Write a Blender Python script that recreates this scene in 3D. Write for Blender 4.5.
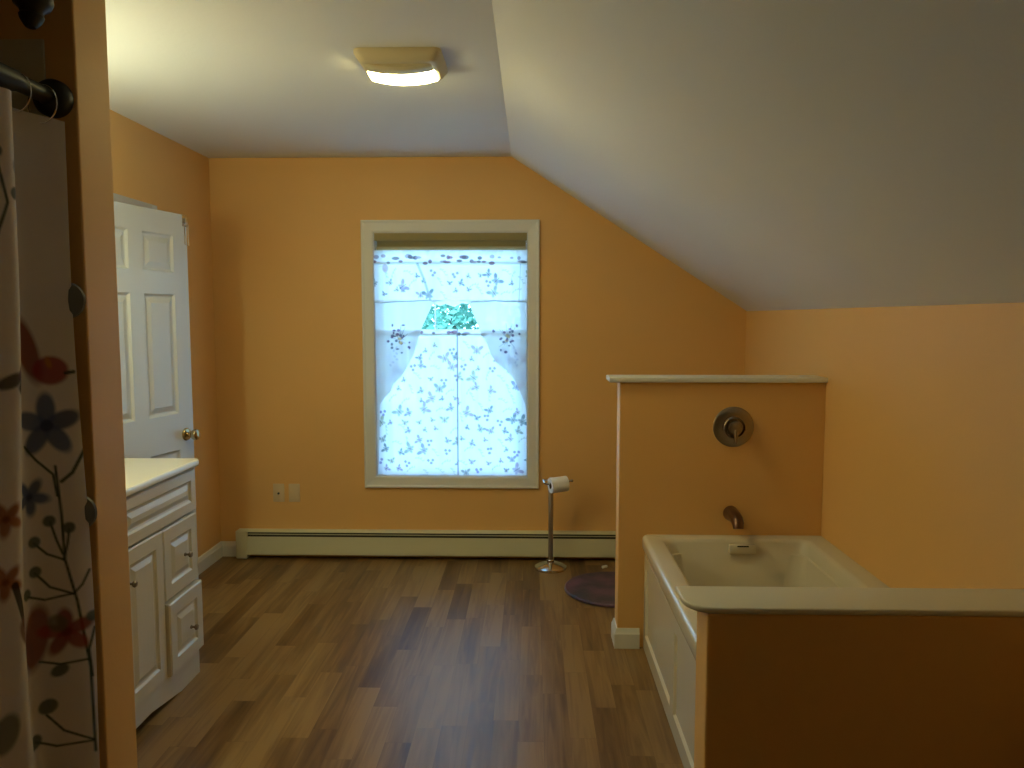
import bpy, bmesh, math, random
import numpy as np
from mathutils import Vector, Matrix
random.seed(7); rng = np.random.default_rng(7)
for o in list(bpy.data.objects): bpy.data.objects.remove(o)
S = bpy.context.scene; COL = S.collection
PI = math.pi

# ------------------------------------------------------------------ camera
cd = bpy.data.cameras.new('camera'); cam = bpy.data.objects.new('camera', cd); COL.objects.link(cam)
cd.sensor_width = 36.0; cd.lens = 36.0 * 780 / 1024; cd.clip_start = 0.02
cam.location = (0, 0, 1.5)
cam.rotation_euler = (math.radians(90 - 4.8366), 0, math.radians(1.4636))
S.camera = cam

# ------------------------------------------------------------------ daylight, exposure
W = bpy.data.worlds.new('overcast_sky'); S.world = W; W.use_nodes = True
bg = W.node_tree.nodes['Background']
bg.inputs[0].default_value = (0.315, 0.60, 1.0, 1); bg.inputs[1].default_value = 13.0
S.view_settings.view_transform = 'Standard'; S.view_settings.look = 'None'
S.view_settings.exposure = 0.0; S.view_settings.gamma = 1.0; S.view_settings.use_curve_mapping = False
GLOBE_EMIT = (0.87, 1.0, 0.66); GLOBE_POWER = 50.0
LENS_EMIT = (1.0, 0.86, 0.36); LENS_POWER = 60.0
# window portal (only guides sampling of the sky)
pl = bpy.data.lights.new('sky_portal', 'AREA'); pl.shape = 'RECTANGLE'; pl.size = 0.96; pl.size_y = 1.53
pl.cycles.is_portal = True
po = bpy.data.objects.new('sky_portal', pl); COL.objects.link(po)
po.location = (-0.497, 4.97, 1.27); po.rotation_euler = (math.radians(-90), 0, 0)

# ------------------------------------------------------------------ materials
def mat(name, color, rough=0.5, metal=0.0, spec=0.5, bump=0.0, bscale=60, var=0.0):
    m = bpy.data.materials.new(name); m.use_nodes = True
    nt = m.node_tree; b = nt.nodes['Principled BSDF']
    b.inputs['Base Color'].default_value = (*color, 1); b.inputs['Roughness'].default_value = rough
    b.inputs['Metallic'].default_value = metal; b.inputs['Specular IOR Level'].default_value = spec
    tc = nt.nodes.new('ShaderNodeTexCoord')
    if bump or var:
        n = nt.nodes.new('ShaderNodeTexNoise'); n.inputs['Scale'].default_value = bscale; n.inputs['Detail'].default_value = 3
        nt.links.new(tc.outputs['Object'], n.inputs['Vector'])
        if bump:
            bp = nt.nodes.new('ShaderNodeBump'); bp.inputs['Strength'].default_value = bump; bp.inputs['Distance'].default_value = 0.004
            nt.links.new(n.outputs['Fac'], bp.inputs['Height']); nt.links.new(bp.outputs['Normal'], b.inputs['Normal'])
        if var:
            n2 = nt.nodes.new('ShaderNodeTexNoise'); n2.inputs['Scale'].default_value = 2.5
            nt.links.new(tc.outputs['Object'], n2.inputs['Vector'])
            mx = nt.nodes.new('ShaderNodeMix'); mx.data_type = 'RGBA'
            mx.inputs['A'].default_value = (*[c * (1 - var) for c in color], 1); mx.inputs['B'].default_value = (*[min(1, c * (1 + var)) for c in color], 1)
            nt.links.new(n2.outputs['Fac'], mx.inputs['Factor']); nt.links.new(mx.outputs['Result'], b.inputs['Base Color'])
    return m

M = {}
M['wall'] = mat('orange_wall_paint', (0.80, 0.475, 0.172), 0.55, spec=0.35, bump=0.12, bscale=90, var=0.02)
M['ceiling'] = mat('white_ceiling_paint', (0.77, 0.77, 0.78), 0.7, spec=0.2, bump=0.15, bscale=70, var=0.02)
M['trim'] = mat('cream_trim_paint', (0.75, 0.75, 0.72), 0.35, bump=0.03)
M['white'] = mat('white_gloss_paint', (0.64, 0.65, 0.68), 0.32, bump=0.03)
M['cabinet'] = mat('white_cabinet_paint', (0.66, 0.61, 0.50), 0.32, bump=0.03)
M['counter'] = mat('cream_cultured_marble', (0.84, 0.82, 0.72), 0.22, var=0.03)
M['heater'] = mat('cream_heater_enamel', (0.69, 0.67, 0.47), 0.38, bump=0.02)
M['fin'] = mat('shade_dark_heater_inside', (0.05, 0.045, 0.04), 0.7)  # near-black colour stands in for the shade inside the heater
M['tub'] = mat('almond_acrylic', (0.68, 0.63, 0.51), 0.12, var=0.015)
M['cap'] = mat('almond_solid_cap', (0.72, 0.67, 0.53), 0.3, var=0.015)
M['bronze'] = mat('dark_bronze', (0.014, 0.012, 0.011), 0.45, metal=0.2)
M['nickel'] = mat('aged_nickel', (0.30, 0.25, 0.20), 0.3, metal=1.0)
M['copper'] = mat('dull_bronze_spout', (0.18, 0.10, 0.07), 0.35, metal=0.8)
M['chrome'] = mat('chrome', (0.70, 0.68, 0.66), 0.14, metal=1.0)
M['steel'] = mat('brushed_steel', (0.45, 0.41, 0.37), 0.28, metal=1.0, bump=0.03, bscale=150)
M['brass'] = mat('aged_brass', (0.52, 0.42, 0.24), 0.22, metal=1.0)
M['paper'] = mat('tissue_paper', (0.86, 0.83, 0.79), 0.9, spec=0.1, bump=0.25, bscale=160)
M['card'] = mat('cardboard', (0.16, 0.10, 0.07), 0.9)
M['plastic'] = mat('white_plastic', (0.74, 0.58, 0.36), 0.4, bump=0.02)
M['black'] = mat('black_gap', (0.01, 0.01, 0.01), 0.8)
M['grey'] = mat('slate_grey_knob', (0.15, 0.15, 0.16), 0.4, metal=0.2)
M['blind'] = mat('olive_roller_fabric', (0.34, 0.28, 0.13), 0.8, bump=0.2, bscale=220)
M['rail'] = mat('tan_shade_rail', (0.46, 0.40, 0.25), 0.5, bump=0.05)
M['vent'] = mat('aged_cream_grille', (0.66, 0.58, 0.38), 0.45, bump=0.02)
M['surround'] = mat('beige_shower_surround', (0.52, 0.45, 0.32), 0.3, bump=0.03)
M['bark'] = mat('tree_bark', (0.10, 0.07, 0.05), 0.9, bump=0.6, bscale=25)
M['grass'] = mat('lawn_grass', (0.08, 0.20, 0.05), 0.9, bump=0.6, bscale=40, var=0.3)
M['siding'] = mat('pale_exterior_siding', (0.62, 0.62, 0.6), 0.7)

def emit(name, col, s):
    m = bpy.data.materials.new(name); m.use_nodes = True; nt = m.node_tree
    b = nt.nodes['Principled BSDF']; b.inputs['Base Color'].default_value = (0.9, 0.9, 0.88, 1)
    b.inputs['Emission Color'].default_value = (*col, 1); b.inputs['Emission Strength'].default_value = s
    return m
M['globe'] = emit('lit_globe', GLOBE_EMIT, GLOBE_POWER)
M['lens'] = emit('lit_lens', LENS_EMIT, LENS_POWER)

def leaf_mat():
    m = bpy.data.materials.new('tree_leaf'); m.use_nodes = True; nt = m.node_tree
    b = nt.nodes['Principled BSDF']; out = nt.nodes['Material Output']
    tc = nt.nodes.new('ShaderNodeTexCoord'); n = nt.nodes.new('ShaderNodeTexNoise'); n.inputs['Scale'].default_value = 1.6
    nt.links.new(tc.outputs['Object'], n.inputs['Vector'])
    r = nt.nodes.new('ShaderNodeValToRGB'); r.color_ramp.elements[0].position = 0.35; r.color_ramp.elements[1].position = 0.65
    r.color_ramp.elements[0].color = (0.08, 0.24, 0.165, 1); r.color_ramp.elements[1].color = (0.22, 0.46, 0.32, 1)
    nt.links.new(n.outputs['Fac'], r.inputs['Fac']); nt.links.new(r.outputs['Color'], b.inputs['Base Color'])
    b.inputs['Roughness'].default_value = 0.5
    t = nt.nodes.new('ShaderNodeBsdfTranslucent'); nt.links.new(r.outputs['Color'], t.inputs['Color'])
    mx = nt.nodes.new('ShaderNodeMixShader'); mx.inputs[0].default_value = 0.35
    nt.links.new(b.outputs[0], mx.inputs[1]); nt.links.new(t.outputs[0], mx.inputs[2]); nt.links.new(mx.outputs[0], out.inputs['Surface'])
    return m
M['leaf'] = leaf_mat()

def cloth_mat(name, transl, transp):
    """woven cloth whose print is held in the mesh's colour attribute 'print'"""
    m = bpy.data.materials.new(name); m.use_nodes = True; nt = m.node_tree
    nt.nodes.remove(nt.nodes['Principled BSDF']); out = nt.nodes['Material Output']
    a = nt.nodes.new('ShaderNodeAttribute'); a.attribute_name = 'print'
    d = nt.nodes.new('ShaderNodeBsdfDiffuse'); t = nt.nodes.new('ShaderNodeBsdfTranslucent'); p = nt.nodes.new('ShaderNodeBsdfTransparent')
    nt.links.new(a.outputs['Color'], d.inputs['Color']); nt.links.new(a.outputs['Color'], t.inputs['Color'])
    p.inputs['Color'].default_value = (1, 1, 1, 1)
    m1 = nt.nodes.new('ShaderNodeMixShader'); m1.inputs[0].default_value = transl
    nt.links.new(d.outputs[0], m1.inputs[1]); nt.links.new(t.outputs[0], m1.inputs[2])
    m2 = nt.nodes.new('ShaderNodeMixShader')
    inv = nt.nodes.new('ShaderNodeMath'); inv.operation = 'MULTIPLY'; inv.inputs[1].default_value = transp
    nt.links.new(a.outputs['Alpha'], inv.inputs[0]); nt.links.new(inv.outputs[0], m2.inputs[0])
    nt.links.new(m1.outputs[0], m2.inputs[1]); nt.links.new(p.outputs[0], m2.inputs[2])
    nt.links.new(m2.outputs[0], out.inputs['Surface'])
    return m
M['sheer'] = cloth_mat('printed_sheer_voile', 0.66, 0.035)
M['swag'] = cloth_mat('embroidered_swag_voile', 0.60, 0.05)
M['shower'] = cloth_mat('printed_shower_cloth', 0.25, 0.0)

def glass_mat():
    m = bpy.data.materials.new('window_glass'); m.use_nodes = True; nt = m.node_tree
    nt.nodes.remove(nt.nodes['Principled BSDF']); out = nt.nodes['Material Output']
    p = nt.nodes.new('ShaderNodeBsdfTransparent'); p.inputs['Color'].default_value = (0.95, 0.98, 0.98, 1)
    g = nt.nodes.new('ShaderNodeBsdfGlossy'); g.inputs['Roughness'].default_value = 0.02
    f = nt.nodes.new('ShaderNodeFresnel'); f.inputs['IOR'].default_value = 1.45
    mx = nt.nodes.new('ShaderNodeMixShader'); nt.links.new(f.outputs[0], mx.inputs[0])
    nt.links.new(p.outputs[0], mx.inputs[1]); nt.links.new(g.outputs[0], mx.inputs[2]); nt.links.new(mx.outputs[0], out.inputs['Surface'])
    return m
M['glass'] = glass_mat()
def acrylic():
    m = bpy.data.materials.new('milky_acrylic'); m.use_nodes = True; nt = m.node_tree
    t = nt.nodes.new('ShaderNodeBsdfTranslucent'); t.inputs['Color'].default_value = (.95, .95, .95, 1)
    mx = nt.nodes.new('ShaderNodeMixShader'); mx.inputs[0].default_value = .8; b = nt.nodes['Principled BSDF']; b.inputs['Base Color'].default_value = (.9, .9, .9, 1)
    nt.links.new(b.outputs[0], mx.inputs[1]); nt.links.new(t.outputs[0], mx.inputs[2]); nt.links.new(mx.outputs[0], nt.nodes['Material Output'].inputs['Surface']); return m
M['acrylic'] = acrylic()

def floor_mat():
    m = bpy.data.materials.new('wood_plank_floor'); m.use_nodes = True; nt = m.node_tree; N = nt.nodes.new; L = nt.links.new
    b = nt.nodes['Principled BSDF']; b.inputs['Specular IOR Level'].default_value = 0.33
    tc = N('ShaderNodeTexCoord'); sp = N('ShaderNodeSeparateXYZ'); L(tc.outputs['Object'], sp.inputs[0])
    def mth(op, a, bb=None, c=None):
        n = N('ShaderNodeMath'); n.operation = op
        for i, v in enumerate((a, bb, c)):
            if v is None: continue
            if isinstance(v, (int, float)): n.inputs[i].default_value = v
            else: L(v, n.inputs[i])
        return n.outputs[0]
    PW, PL = 0.094, 0.52
    xs = mth('DIVIDE', mth('ADD', sp.outputs['X'], 5.03), PW); strip = mth('FLOOR', xs); fx = mth('FRACT', xs)
    wn = N('ShaderNodeTexWhiteNoise'); wn.noise_dimensions = '1D'; L(strip, wn.inputs['W'])
    ys = mth('ADD', mth('DIVIDE', sp.outputs['Y'], PL), mth('MULTIPLY', wn.outputs['Value'], 7.0)); piece = mth('FLOOR', ys); fy = mth('FRACT', ys)
    cv = N('ShaderNodeCombineXYZ'); L(strip, cv.inputs[0]); L(piece, cv.inputs[1])
    wp = N('ShaderNodeTexWhiteNoise'); wp.noise_dimensions = '2D'; L(cv.outputs[0], wp.inputs['Vector'])
    # grain stretched along the plank, shifted for every piece
    gv = N('ShaderNodeCombineXYZ'); L(mth('MULTIPLY', sp.outputs['X'], 30), gv.inputs[0]); L(mth('MULTIPLY', sp.outputs['Y'], 1.7), gv.inputs[1]); L(mth('MULTIPLY', wp.outputs['Value'], 40), gv.inputs[2])
    g = N('ShaderNodeTexNoise'); g.inputs['Scale'].default_value = 1.0; g.inputs['Detail'].default_value = 5; g.inputs['Distortion'].default_value = 1.4; L(gv.outputs[0], g.inputs['Vector'])
    gv2 = N('ShaderNodeCombineXYZ'); L(mth('MULTIPLY', sp.outputs['X'], 9), gv2.inputs[0]); L(mth('MULTIPLY', sp.outputs['Y'], 1.1), gv2.inputs[1]); L(mth('MULTIPLY', wp.outputs['Value'], 90), gv2.inputs[2])
    g2 = N('ShaderNodeTexNoise'); g2.inputs['Scale'].default_value = 1.0; g2.inputs['Detail'].default_value = 3; L(gv2.outputs[0], g2.inputs['Vector'])
    t = mth('ADD', mth('MULTIPLY', wp.outputs['Value'], 0.28), mth('ADD', mth('MULTIPLY', g.outputs['Fac'], 0.62), mth('MULTIPLY', g2.outputs['Fac'], 0.80)))
    r = N('ShaderNodeValToRGB'); e = r.color_ramp.elements
    e[0].position = 0.52; e[0].color = (0.078, 0.035, 0.011, 1); e[1].position = 1.0; e[1].color = (0.29, 0.17, 0.06, 1)
    x = e.new(0.76); x.color = (0.175, 0.092, 0.029, 1)
    L(t, r.inputs['Fac'])
    gap = mth('ADD', mth('LESS_THAN', fx, 0.014), mth('LESS_THAN', fy, 0.0035)); gap = mth('MINIMUM', gap, 1.0)
    mx = N('ShaderNodeMix'); mx.data_type = 'RGBA'; L(mth('MULTIPLY', gap, 0.35), mx.inputs['Factor']); L(r.outputs['Color'], mx.inputs['A']); mx.inputs['B'].default_value = (0.03, 0.014, 0.006, 1)
    L(mx.outputs['Result'], b.inputs['Base Color'])
    L(mth('ADD', 0.30, mth('MULTIPLY', g.outputs['Fac'], 0.16)), b.inputs['Roughness'])
    bp = N('ShaderNodeBump'); bp.inputs['Strength'].default_value = 0.12; bp.inputs['Distance'].default_value = 0.002
    L(mth('SUBTRACT', g.outputs['Fac'], gap), bp.inputs['Height']); L(bp.outputs['Normal'], b.inputs['Normal'])
    return m
M['floor'] = floor_mat()

def mat_rug():
    m = mat('dark_plum_mat', (0.06, 0.035, 0.06), 0.32, bump=0.2, bscale=120); nt = m.node_tree; b = nt.nodes['Principled BSDF']
    tc = nt.nodes.new('ShaderNodeTexCoord'); n = nt.nodes.new('ShaderNodeTexNoise'); n.inputs['Scale'].default_value = 5; n.inputs['Detail'].default_value = 4
    nt.links.new(tc.outputs['Object'], n.inputs['Vector'])
    r = nt.nodes.new('ShaderNodeValToRGB'); r.color_ramp.elements[0].position = 0.38; r.color_ramp.elements[1].position = 0.68
    r.color_ramp.elements[0].color = (0.028, 0.030, 0.052, 1); r.color_ramp.elements[1].color = (0.20, 0.09, 0.14, 1)
    nt.links.new(n.outputs['Fac'], r.inputs['Fac']); nt.links.new(r.outputs['Color'], b.inputs['Base Color'])
    return m
M['rug'] = mat_rug()

# ------------------------------------------------------------------ mesh helpers
def link(name, bm, material, parent=None, smooth=False, loc=None, keep=False):
    bmesh.ops.recalc_face_normals(bm, faces=bm.faces)
    me = bpy.data.meshes.new(name); bm.to_mesh(me); bm.free()
    if smooth:
        for p in me.polygons: p.use_smooth = True
        me.set_sharp_from_angle(angle=math.radians(38))
    me.materials.append(material)
    o = bpy.data.objects.new(name, me); COL.objects.link(o)
    if parent is not None:
        o.parent = parent
        # geometry is written in world space; move it into the parent's space
        pw = Matrix.Identity(4); q = parent
        while q is not None: pw = q.matrix_basis @ pw; q = q.parent
        me.transform(pw.inverted())
    return o
def thing(name, label, cat, loc=(0, 0, 0), group=None):
    o = bpy.data.objects.new(name, None); COL.objects.link(o); o.location = loc; o.empty_display_size = 0.05
    return tag(o, label, cat, group)
def tag(o, label, cat, group=None):
    o['label'] = label; o['category'] = cat
    if group: o['group'] = group
    return o
def struct(o, label=None, cat=None):
    o['kind'] = 'structure'
    if label: o['label'] = label
    if cat: o['category'] = cat
    return o
def BM(): return bmesh.new()
def box(bm, x0, x1, y0, y1, z0, z1, bev=0.0, seg=2):
    b = bmesh.new(); bmesh.ops.create_cube(b, size=1)
    for v in b.verts: v.co = Vector(((x0 + x1) / 2 + v.co.x * (x1 - x0), (y0 + y1) / 2 + v.co.y * (y1 - y0), (z0 + z1) / 2 + v.co.z * (z1 - z0)))
    if bev: bmesh.ops.bevel(b, geom=list(b.edges), offset=bev, segments=seg, affect='EDGES', profile=0.5)
    return merge(bm, b)
def merge(bm, b, mtx=None):
    me = bpy.data.meshes.new('tmp'); b.to_mesh(me); b.free()
    if mtx is not None: me.transform(mtx)
    bm.from_mesh(me); bpy.data.meshes.remove(me); return bm
def lathe(bm, prof, mtx=None, n=40, caps=True):
    """prof: (radius, height) pairs turned about local Z"""
    b = bmesh.new(); rings = []
    for r, h in prof:
        if r < 1e-6: rings.append([b.verts.new((0, 0, h))])
        else: rings.append([b.verts.new((r * math.cos(2 * PI * i / n), r * math.sin(2 * PI * i / n), h)) for i in range(n)])
    for A, B in zip(rings, rings[1:]):
        for i in range(n):
            j = (i + 1) % n
            if len(A) == 1 and len(B) == 1: continue
            if len(A) == 1: b.faces.new((A[0], B[i], B[j]))
            elif len(B) == 1: b.faces.new((A[i], A[j], B[0]))
            else: b.faces.new((A[i], A[j], B[j], B[i]))
    if caps:
        for R in (rings[0], rings[-1]):
            if len(R) > 2: b.faces.new(R)
    return merge(bm, b, mtx)
def axis(p, d):
    """matrix that takes local Z to direction d at point p"""
    return Matrix.Translation(p) @ Vector((0, 0, 1)).rotation_difference(Vector(d).normalized()).to_matrix().to_4x4()
def tube(bm, pts, r, n=14, closed=False):
    b = bmesh.new(); P = [Vector(p) for p in pts]; rings = []; m = len(P)
    up = None
    for i, p in enumerate(P):
        if closed: t = P[(i + 1) % m] - P[i - 1]
        else: t = P[min(i + 1, m - 1)] - P[max(i - 1, 0)]
        t.normalize()
        if up is None:
            up = Vector((0, 0, 1)) if abs(t.z) < 0.9 else Vector((1, 0, 0))
        a = t.cross(up).normalized(); c = a.cross(t).normalized(); up = c
        rr = r[i] if isinstance(r, (list, tuple)) else r
        rings.append([b.verts.new(p + a * rr * math.cos(2 * PI * k / n) + c * rr * math.sin(2 * PI * k / n)) for k in range(n)])
    prs = list(zip(rings, rings[1:])) + ([(rings[-1], rings[0])] if closed else [])
    for A, B in prs:
        for k in range(n): b.faces.new((A[k], A[(k + 1) % n], B[(k + 1) % n], B[k]))
    if not closed: b.faces.new(rings[0]); b.faces.new(rings[-1])
    return merge(bm, b)
def prism(bm, pts, z0, z1, bev=0.0):
    b = bmesh.new(); lo = [b.verts.new((x, y, z0)) for x, y in pts]; hi = [b.verts.new((x, y, z1)) for x, y in pts]; n = len(pts)
    b.faces.new(lo); b.faces.new(hi)
    for i in range(n): b.faces.new((lo[i], lo[(i + 1) % n], hi[(i + 1) % n], hi[i]))
    bmesh.ops.recalc_face_normals(b, faces=b.faces)
    if bev:
        ed = [e for e in b.edges if abs(e.verts[0].co.z - e.verts[1].co.z) < 1e-6]
        bmesh.ops.bevel(b, geom=ed, offset=bev, segments=3, affect='EDGES', profile=0.5)
    return merge(bm, b)
def slab(bm, u0, u1, v0, v1, th, panels, F, rings=((0.006, -0.006), (0.020, -0.006), (0.034, -0.001)), bev=0.003):
    """a board with moulded panels; F(u, v, h) -> world, h = 0 on the front, -th at the back"""
    b = bmesh.new()
    def q(*c): b.faces.new([b.verts.new(Vector(F(*p))) for p in c])
    us = sorted({u0 + bev, u1 - bev, *[p[0] for p in panels], *[p[1] for p in panels]}); vs = sorted({v0 + bev, v1 - bev, *[p[2] for p in panels], *[p[3] for p in panels]})
    for a, c in zip(us, us[1:]):
        for d, e in zip(vs, vs[1:]):
            mu, mv = (a + c) / 2, (d + e) / 2
            if any(p[0] < mu < p[1] and p[2] < mv < p[3] for p in panels): continue
            q((a, d, 0), (c, d, 0), (c, e, 0), (a, e, 0))
    def ringq(A, ha, B, hb):
        (a0, a1, a2, a3), (b0, b1, b2, b3) = A, B
        ca = [(a0, a2), (a1, a2), (a1, a3), (a0, a3)]; cb = [(b0, b2), (b1, b2), (b1, b3), (b0, b3)]
        for i in range(4):
            j = (i + 1) % 4
            q((*ca[i], ha), (*ca[j], ha), (*cb[j], hb), (*cb[i], hb))
    for p in panels:
        cur, h = p, 0
        for ins, hh in rings:
            nx = (p[0] + ins, p[1] - ins, p[2] + ins, p[3] - ins); ringq(cur, h, nx, hh); cur, h = nx, hh
        q((cur[0], cur[2], h), (cur[1], cur[2], h), (cur[1], cur[3], h), (cur[0], cur[3], h))
    full = (u0, u1, v0, v1)
    ringq(full, -bev, (u0 + bev, u1 - bev, v0 + bev, v1 - bev), 0); ringq(full, -th, full, -bev)
    q((u0, v0, -th), (u1, v0, -th), (u1, v1, -th), (u0, v1, -th))
    bmesh.ops.remove_doubles(b, verts=b.verts, dist=1e-5)
    return merge(bm, b)
def rrect(x0, x1, y0, y1, r, n=6):
    pts = []
    for cx, cy, a in ((x1 - r, y1 - r, 0), (x0 + r, y1 - r, 90), (x0 + r, y0 + r, 180), (x1 - r, y0 + r, 270)):
        for k in range(n + 1):
            t = math.radians(a + 90 * k / n); pts.append((cx + r * math.cos(t), cy + r * math.sin(t)))
    return pts
def loft(bm, loops, cap0=True, cap1=True):
    b = bmesh.new(); R = [[b.verts.new(p) for p in lp] for lp in loops]; n = len(R[0])
    for A, B in zip(R, R[1:]):
        for i in range(n): b.faces.new((A[i], A[(i + 1) % n], B[(i + 1) % n], B[i]))
    if cap0: b.faces.new(R[0])
    if cap1: b.faces.new(R[-1])
    return merge(bm, b)
def cloth(name, X, Z, P, rgba, material, parent=None):
    """P: (rows, cols, 3) points, rgba: (rows, cols, 4) print"""
    nr, nc = P.shape[:2]; me = bpy.data.meshes.new(name)
    idx = np.arange(nr * nc).reshape(nr, nc)
    f = np.stack([idx[:-1, :-1], idx[:-1, 1:], idx[1:, 1:], idx[1:, :-1]], -1).reshape(-1, 4)
    me.from_pydata(P.reshape(-1, 3).tolist(), [], f.tolist()); me.update()
    for p in me.polygons: p.use_smooth = True
    a = me.color_attributes.new('print', 'FLOAT_COLOR', 'POINT'); a.data.foreach_set('color', rgba.reshape(-1).astype(np.float32))
    me.materials.append(material); o = bpy.data.objects.new(name, me); COL.objects.link(o)
    if parent is not None:
        o.parent = parent; me.transform(parent.matrix_basis.inverted())
    return o

# print painting on cloth: U, V are metres along the cloth; C is (rows, cols, 4)
def blend(C, mask, col, a=1.0):
    k = np.clip(mask, 0, 1)[..., None] * a
    C[..., :3] = C[..., :3] * (1 - k) + np.array(col) * k
    C[..., 3] = C[..., 3] * (1 - k[..., 0])
def soft(d, w): return np.clip(0.5 - d / w, 0, 1)
def ell(U, V, cu, cv, ru, rv, ang=0, w=0.004):
    c, s = math.cos(ang), math.sin(ang); a = (U - cu) * c + (V - cv) * s; b = -(U - cu) * s + (V - cv) * c
    return soft((np.sqrt((a / ru) ** 2 + (b / rv) ** 2) - 1) * min(ru, rv), w)
def line(U, V, pts, r, w=0.003):
    m = np.zeros_like(U)
    for (a0, b0), (a1, b1) in zip(pts, pts[1:]):
        L2 = (a1 - a0) ** 2 + (b1 - b0) ** 2 + 1e-9
        t = np.clip(((U - a0) * (a1 - a0) + (V - b0) * (b1 - b0)) / L2, 0, 1)
        d = np.hypot(U - a0 - t * (a1 - a0), V - b0 - t * (b1 - b0)); m = np.maximum(m, soft(d - r, w))
    return m
def butterfly(C, U, V, cu, cv, s, ang, col):
    c, sn = math.cos(ang), math.sin(ang); w = 0.004
    for sx in (-1, 1):
        for ox, oy, rx, ry, an in ((0.50, 0.36, 0.60, 0.27, 0.72), (0.62, 0.52, 0.34, 0.24, 0.5), (0.30, -0.24, 0.34, 0.21, -0.75)):
            ox2, oy2 = sx * ox * s, oy * s
            blend(C, ell(U, V, cu + ox2 * c - oy2 * sn, cv + ox2 * sn + oy2 * c, rx * s, ry * s, ang + sx * an, w), col, 0.72)
    blend(C, line(U, V, [(cu + sn * s * .5, cv - c * s * .5), (cu - sn * s * .6, cv + c * s * .6)], 0.0022), (0.06, 0.06, 0.10), 0.8)

# ------------------------------------------------------------------ room shell
XL, XR, YB, ZC = -1.962, 1.298, 4.78, 2.466
XC, ZK, YF = -0.125, 1.543, -0.45       # ceiling crease, knee-wall top, wall behind the camera
WX0, WX1, WZ0, WZ1 = -0.968, -0.026, 0.517, 2.020   # window opening
WCX = (WX0 + WX1) / 2; WHW = (WX1 - WX0) / 2
b = BM(); box(b, XL - 0.9, XR + 0.15, YF - 0.15, YB + 0.15, -0.12, 0); struct(link('floor', b, M['floor']))
b = BM(); box(b, XL - 0.12, XC, YF - 0.12, YB + 0.14, ZC, ZC + 0.1)
prof = [(XC, ZC), (XR + 0.12, ZK - 0.12 * (ZC - ZK) / (XR - XC)), (XR + 0.12, ZC + 0.1), (XC, ZC + 0.1)]
def yprism(bm, prof, y0, y1):
    q = bmesh.new(); A = [q.verts.new((x, y0, z)) for x, z in prof]; B = [q.verts.new((x, y1, z)) for x, z in prof]
    q.faces.new(A); q.faces.new(B)
    for i in range(len(prof)): q.faces.new((A[i], A[(i + 1) % len(prof)], B[(i + 1) % len(prof)], B[i]))
    return merge(bm, q)
yprism(b, prof, YF - 0.12, YB + 0.14); struct(link('ceiling', b, M['ceiling']))
b = BM()                                 # back wall with the window opening
zt = lambda x: ZC if x <= XC else ZC - (x - XC) * (ZC - ZK) / (XR - XC)
yprism(b, [(XL - 0.12, 0), (WX0, 0), (WX0, ZC), (XL - 0.12, ZC)], YB, YB + 0.14)
yprism(b, [(WX0, 0), (WX1, 0), (WX1, WZ0), (WX0, WZ0)], YB, YB + 0.14)
yprism(b, [(WX0, WZ1), (WX1, WZ1), (WX1, zt(WX1)), (XC, ZC), (WX0, ZC)], YB, YB + 0.14)
yprism(b, [(WX1, 0), (XR + 0.12, 0), (XR + 0.12, zt(XR + 0.12)), (WX1, zt(WX1))], YB, YB + 0.14)
struct(link('wall_back', b, M['wall']))
b = BM(); box(b, XR, XR + 0.12, YF, YB, 0, ZK - 0.002); struct(link('wall_right', b, M['wall']))
b = BM(); yprism(b, [(XL - 0.12, 0), (XR + 0.12, 0), (XR + 0.12, zt(XR + .12)), (XC, ZC), (XL - 0.12, ZC)], YF - 0.12, YF); struct(link('wall_front', b, M['wall']))
DY0, DY1, DZ = 3.225, 4.012, 2.030       # doorway in the left wall
b = BM(); box(b, XL - 0.12, XL, YF, DY0, 0, ZC); box(b, XL - 0.12, XL, DY1, YB, 0, ZC); box(b, XL - 0.12, XL, DY0, DY1, DZ, ZC); struct(link('wall_left', b, M['wall']))
b = BM(); box(b, XL - 0.85, XL - 0.8, DY0 - 0.3, DY1 + 0.3, 0, ZC); box(b, XL - 0.8, XL - 0.12, DY0 - 0.3, DY0 - 0.25, 0, ZC); box(b, XL - 0.8, XL - 0.12, DY1 + 0.25, DY1 + 0.3, 0, ZC); box(b, XL - 0.85, XL - 0.12, DY0 - 0.3, DY1 + 0.3, ZC, ZC + 0.05)
struct(link('wall_closet', b, M['ceiling']))
# shower partition
PX, PY0, PY1 = -1.027, 1.782, 1.923
b = BM(); box(b, XL, PX, PY0, PY1, 0, ZC, 0.004); struct(link('wall_partition', b, M['wall']))
# tall half wall behind the tub and low wall before it, each with its cap
HX, HY0, HY1, HZ = 0.392, 3.462, 3.577, 1.216
b = BM(); box(b, HX, XR, HY0, HY1, 0, HZ, 0.003); struct(link('wall_tub_end', b, M['wall']))
b = BM(); prism(b, [(HX - 0.05, HY0 - 0.022), (XR - 0.001, HY0 - 0.022), (XR - 0.001, HY1 + 0.022), (HX - 0.05, HY1 + 0.022)], HZ, HZ + 0.024, 0.006)
struct(link('trim_1', b, M['trim'], smooth=True))
NX, NY0, NY1, NZ = 0.430, 1.862, 1.985, 0.780
b = BM(); box(b, NX, XR, NY0, NY1, 0, NZ, 0.006); struct(link('wall_tub_front', b, M['wall']))
r = 0.075; pts = [(XR - 0.001, NY0 - 0.004), (XR - 0.001, NY1 + 0.035), (NX - 0.050, NY1 + 0.035)]
for k in range(0, 9):
    a = math.radians(180 + 90 * k / 8); pts.append((NX - 0.050 + r + r * math.cos(a), NY0 - 0.004 + r + r * math.sin(a)))
b = BM(); prism(b, pts, NZ, NZ + 0.016, 0.006); struct(link('trim_2', b, M['cap'], smooth=True))

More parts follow.
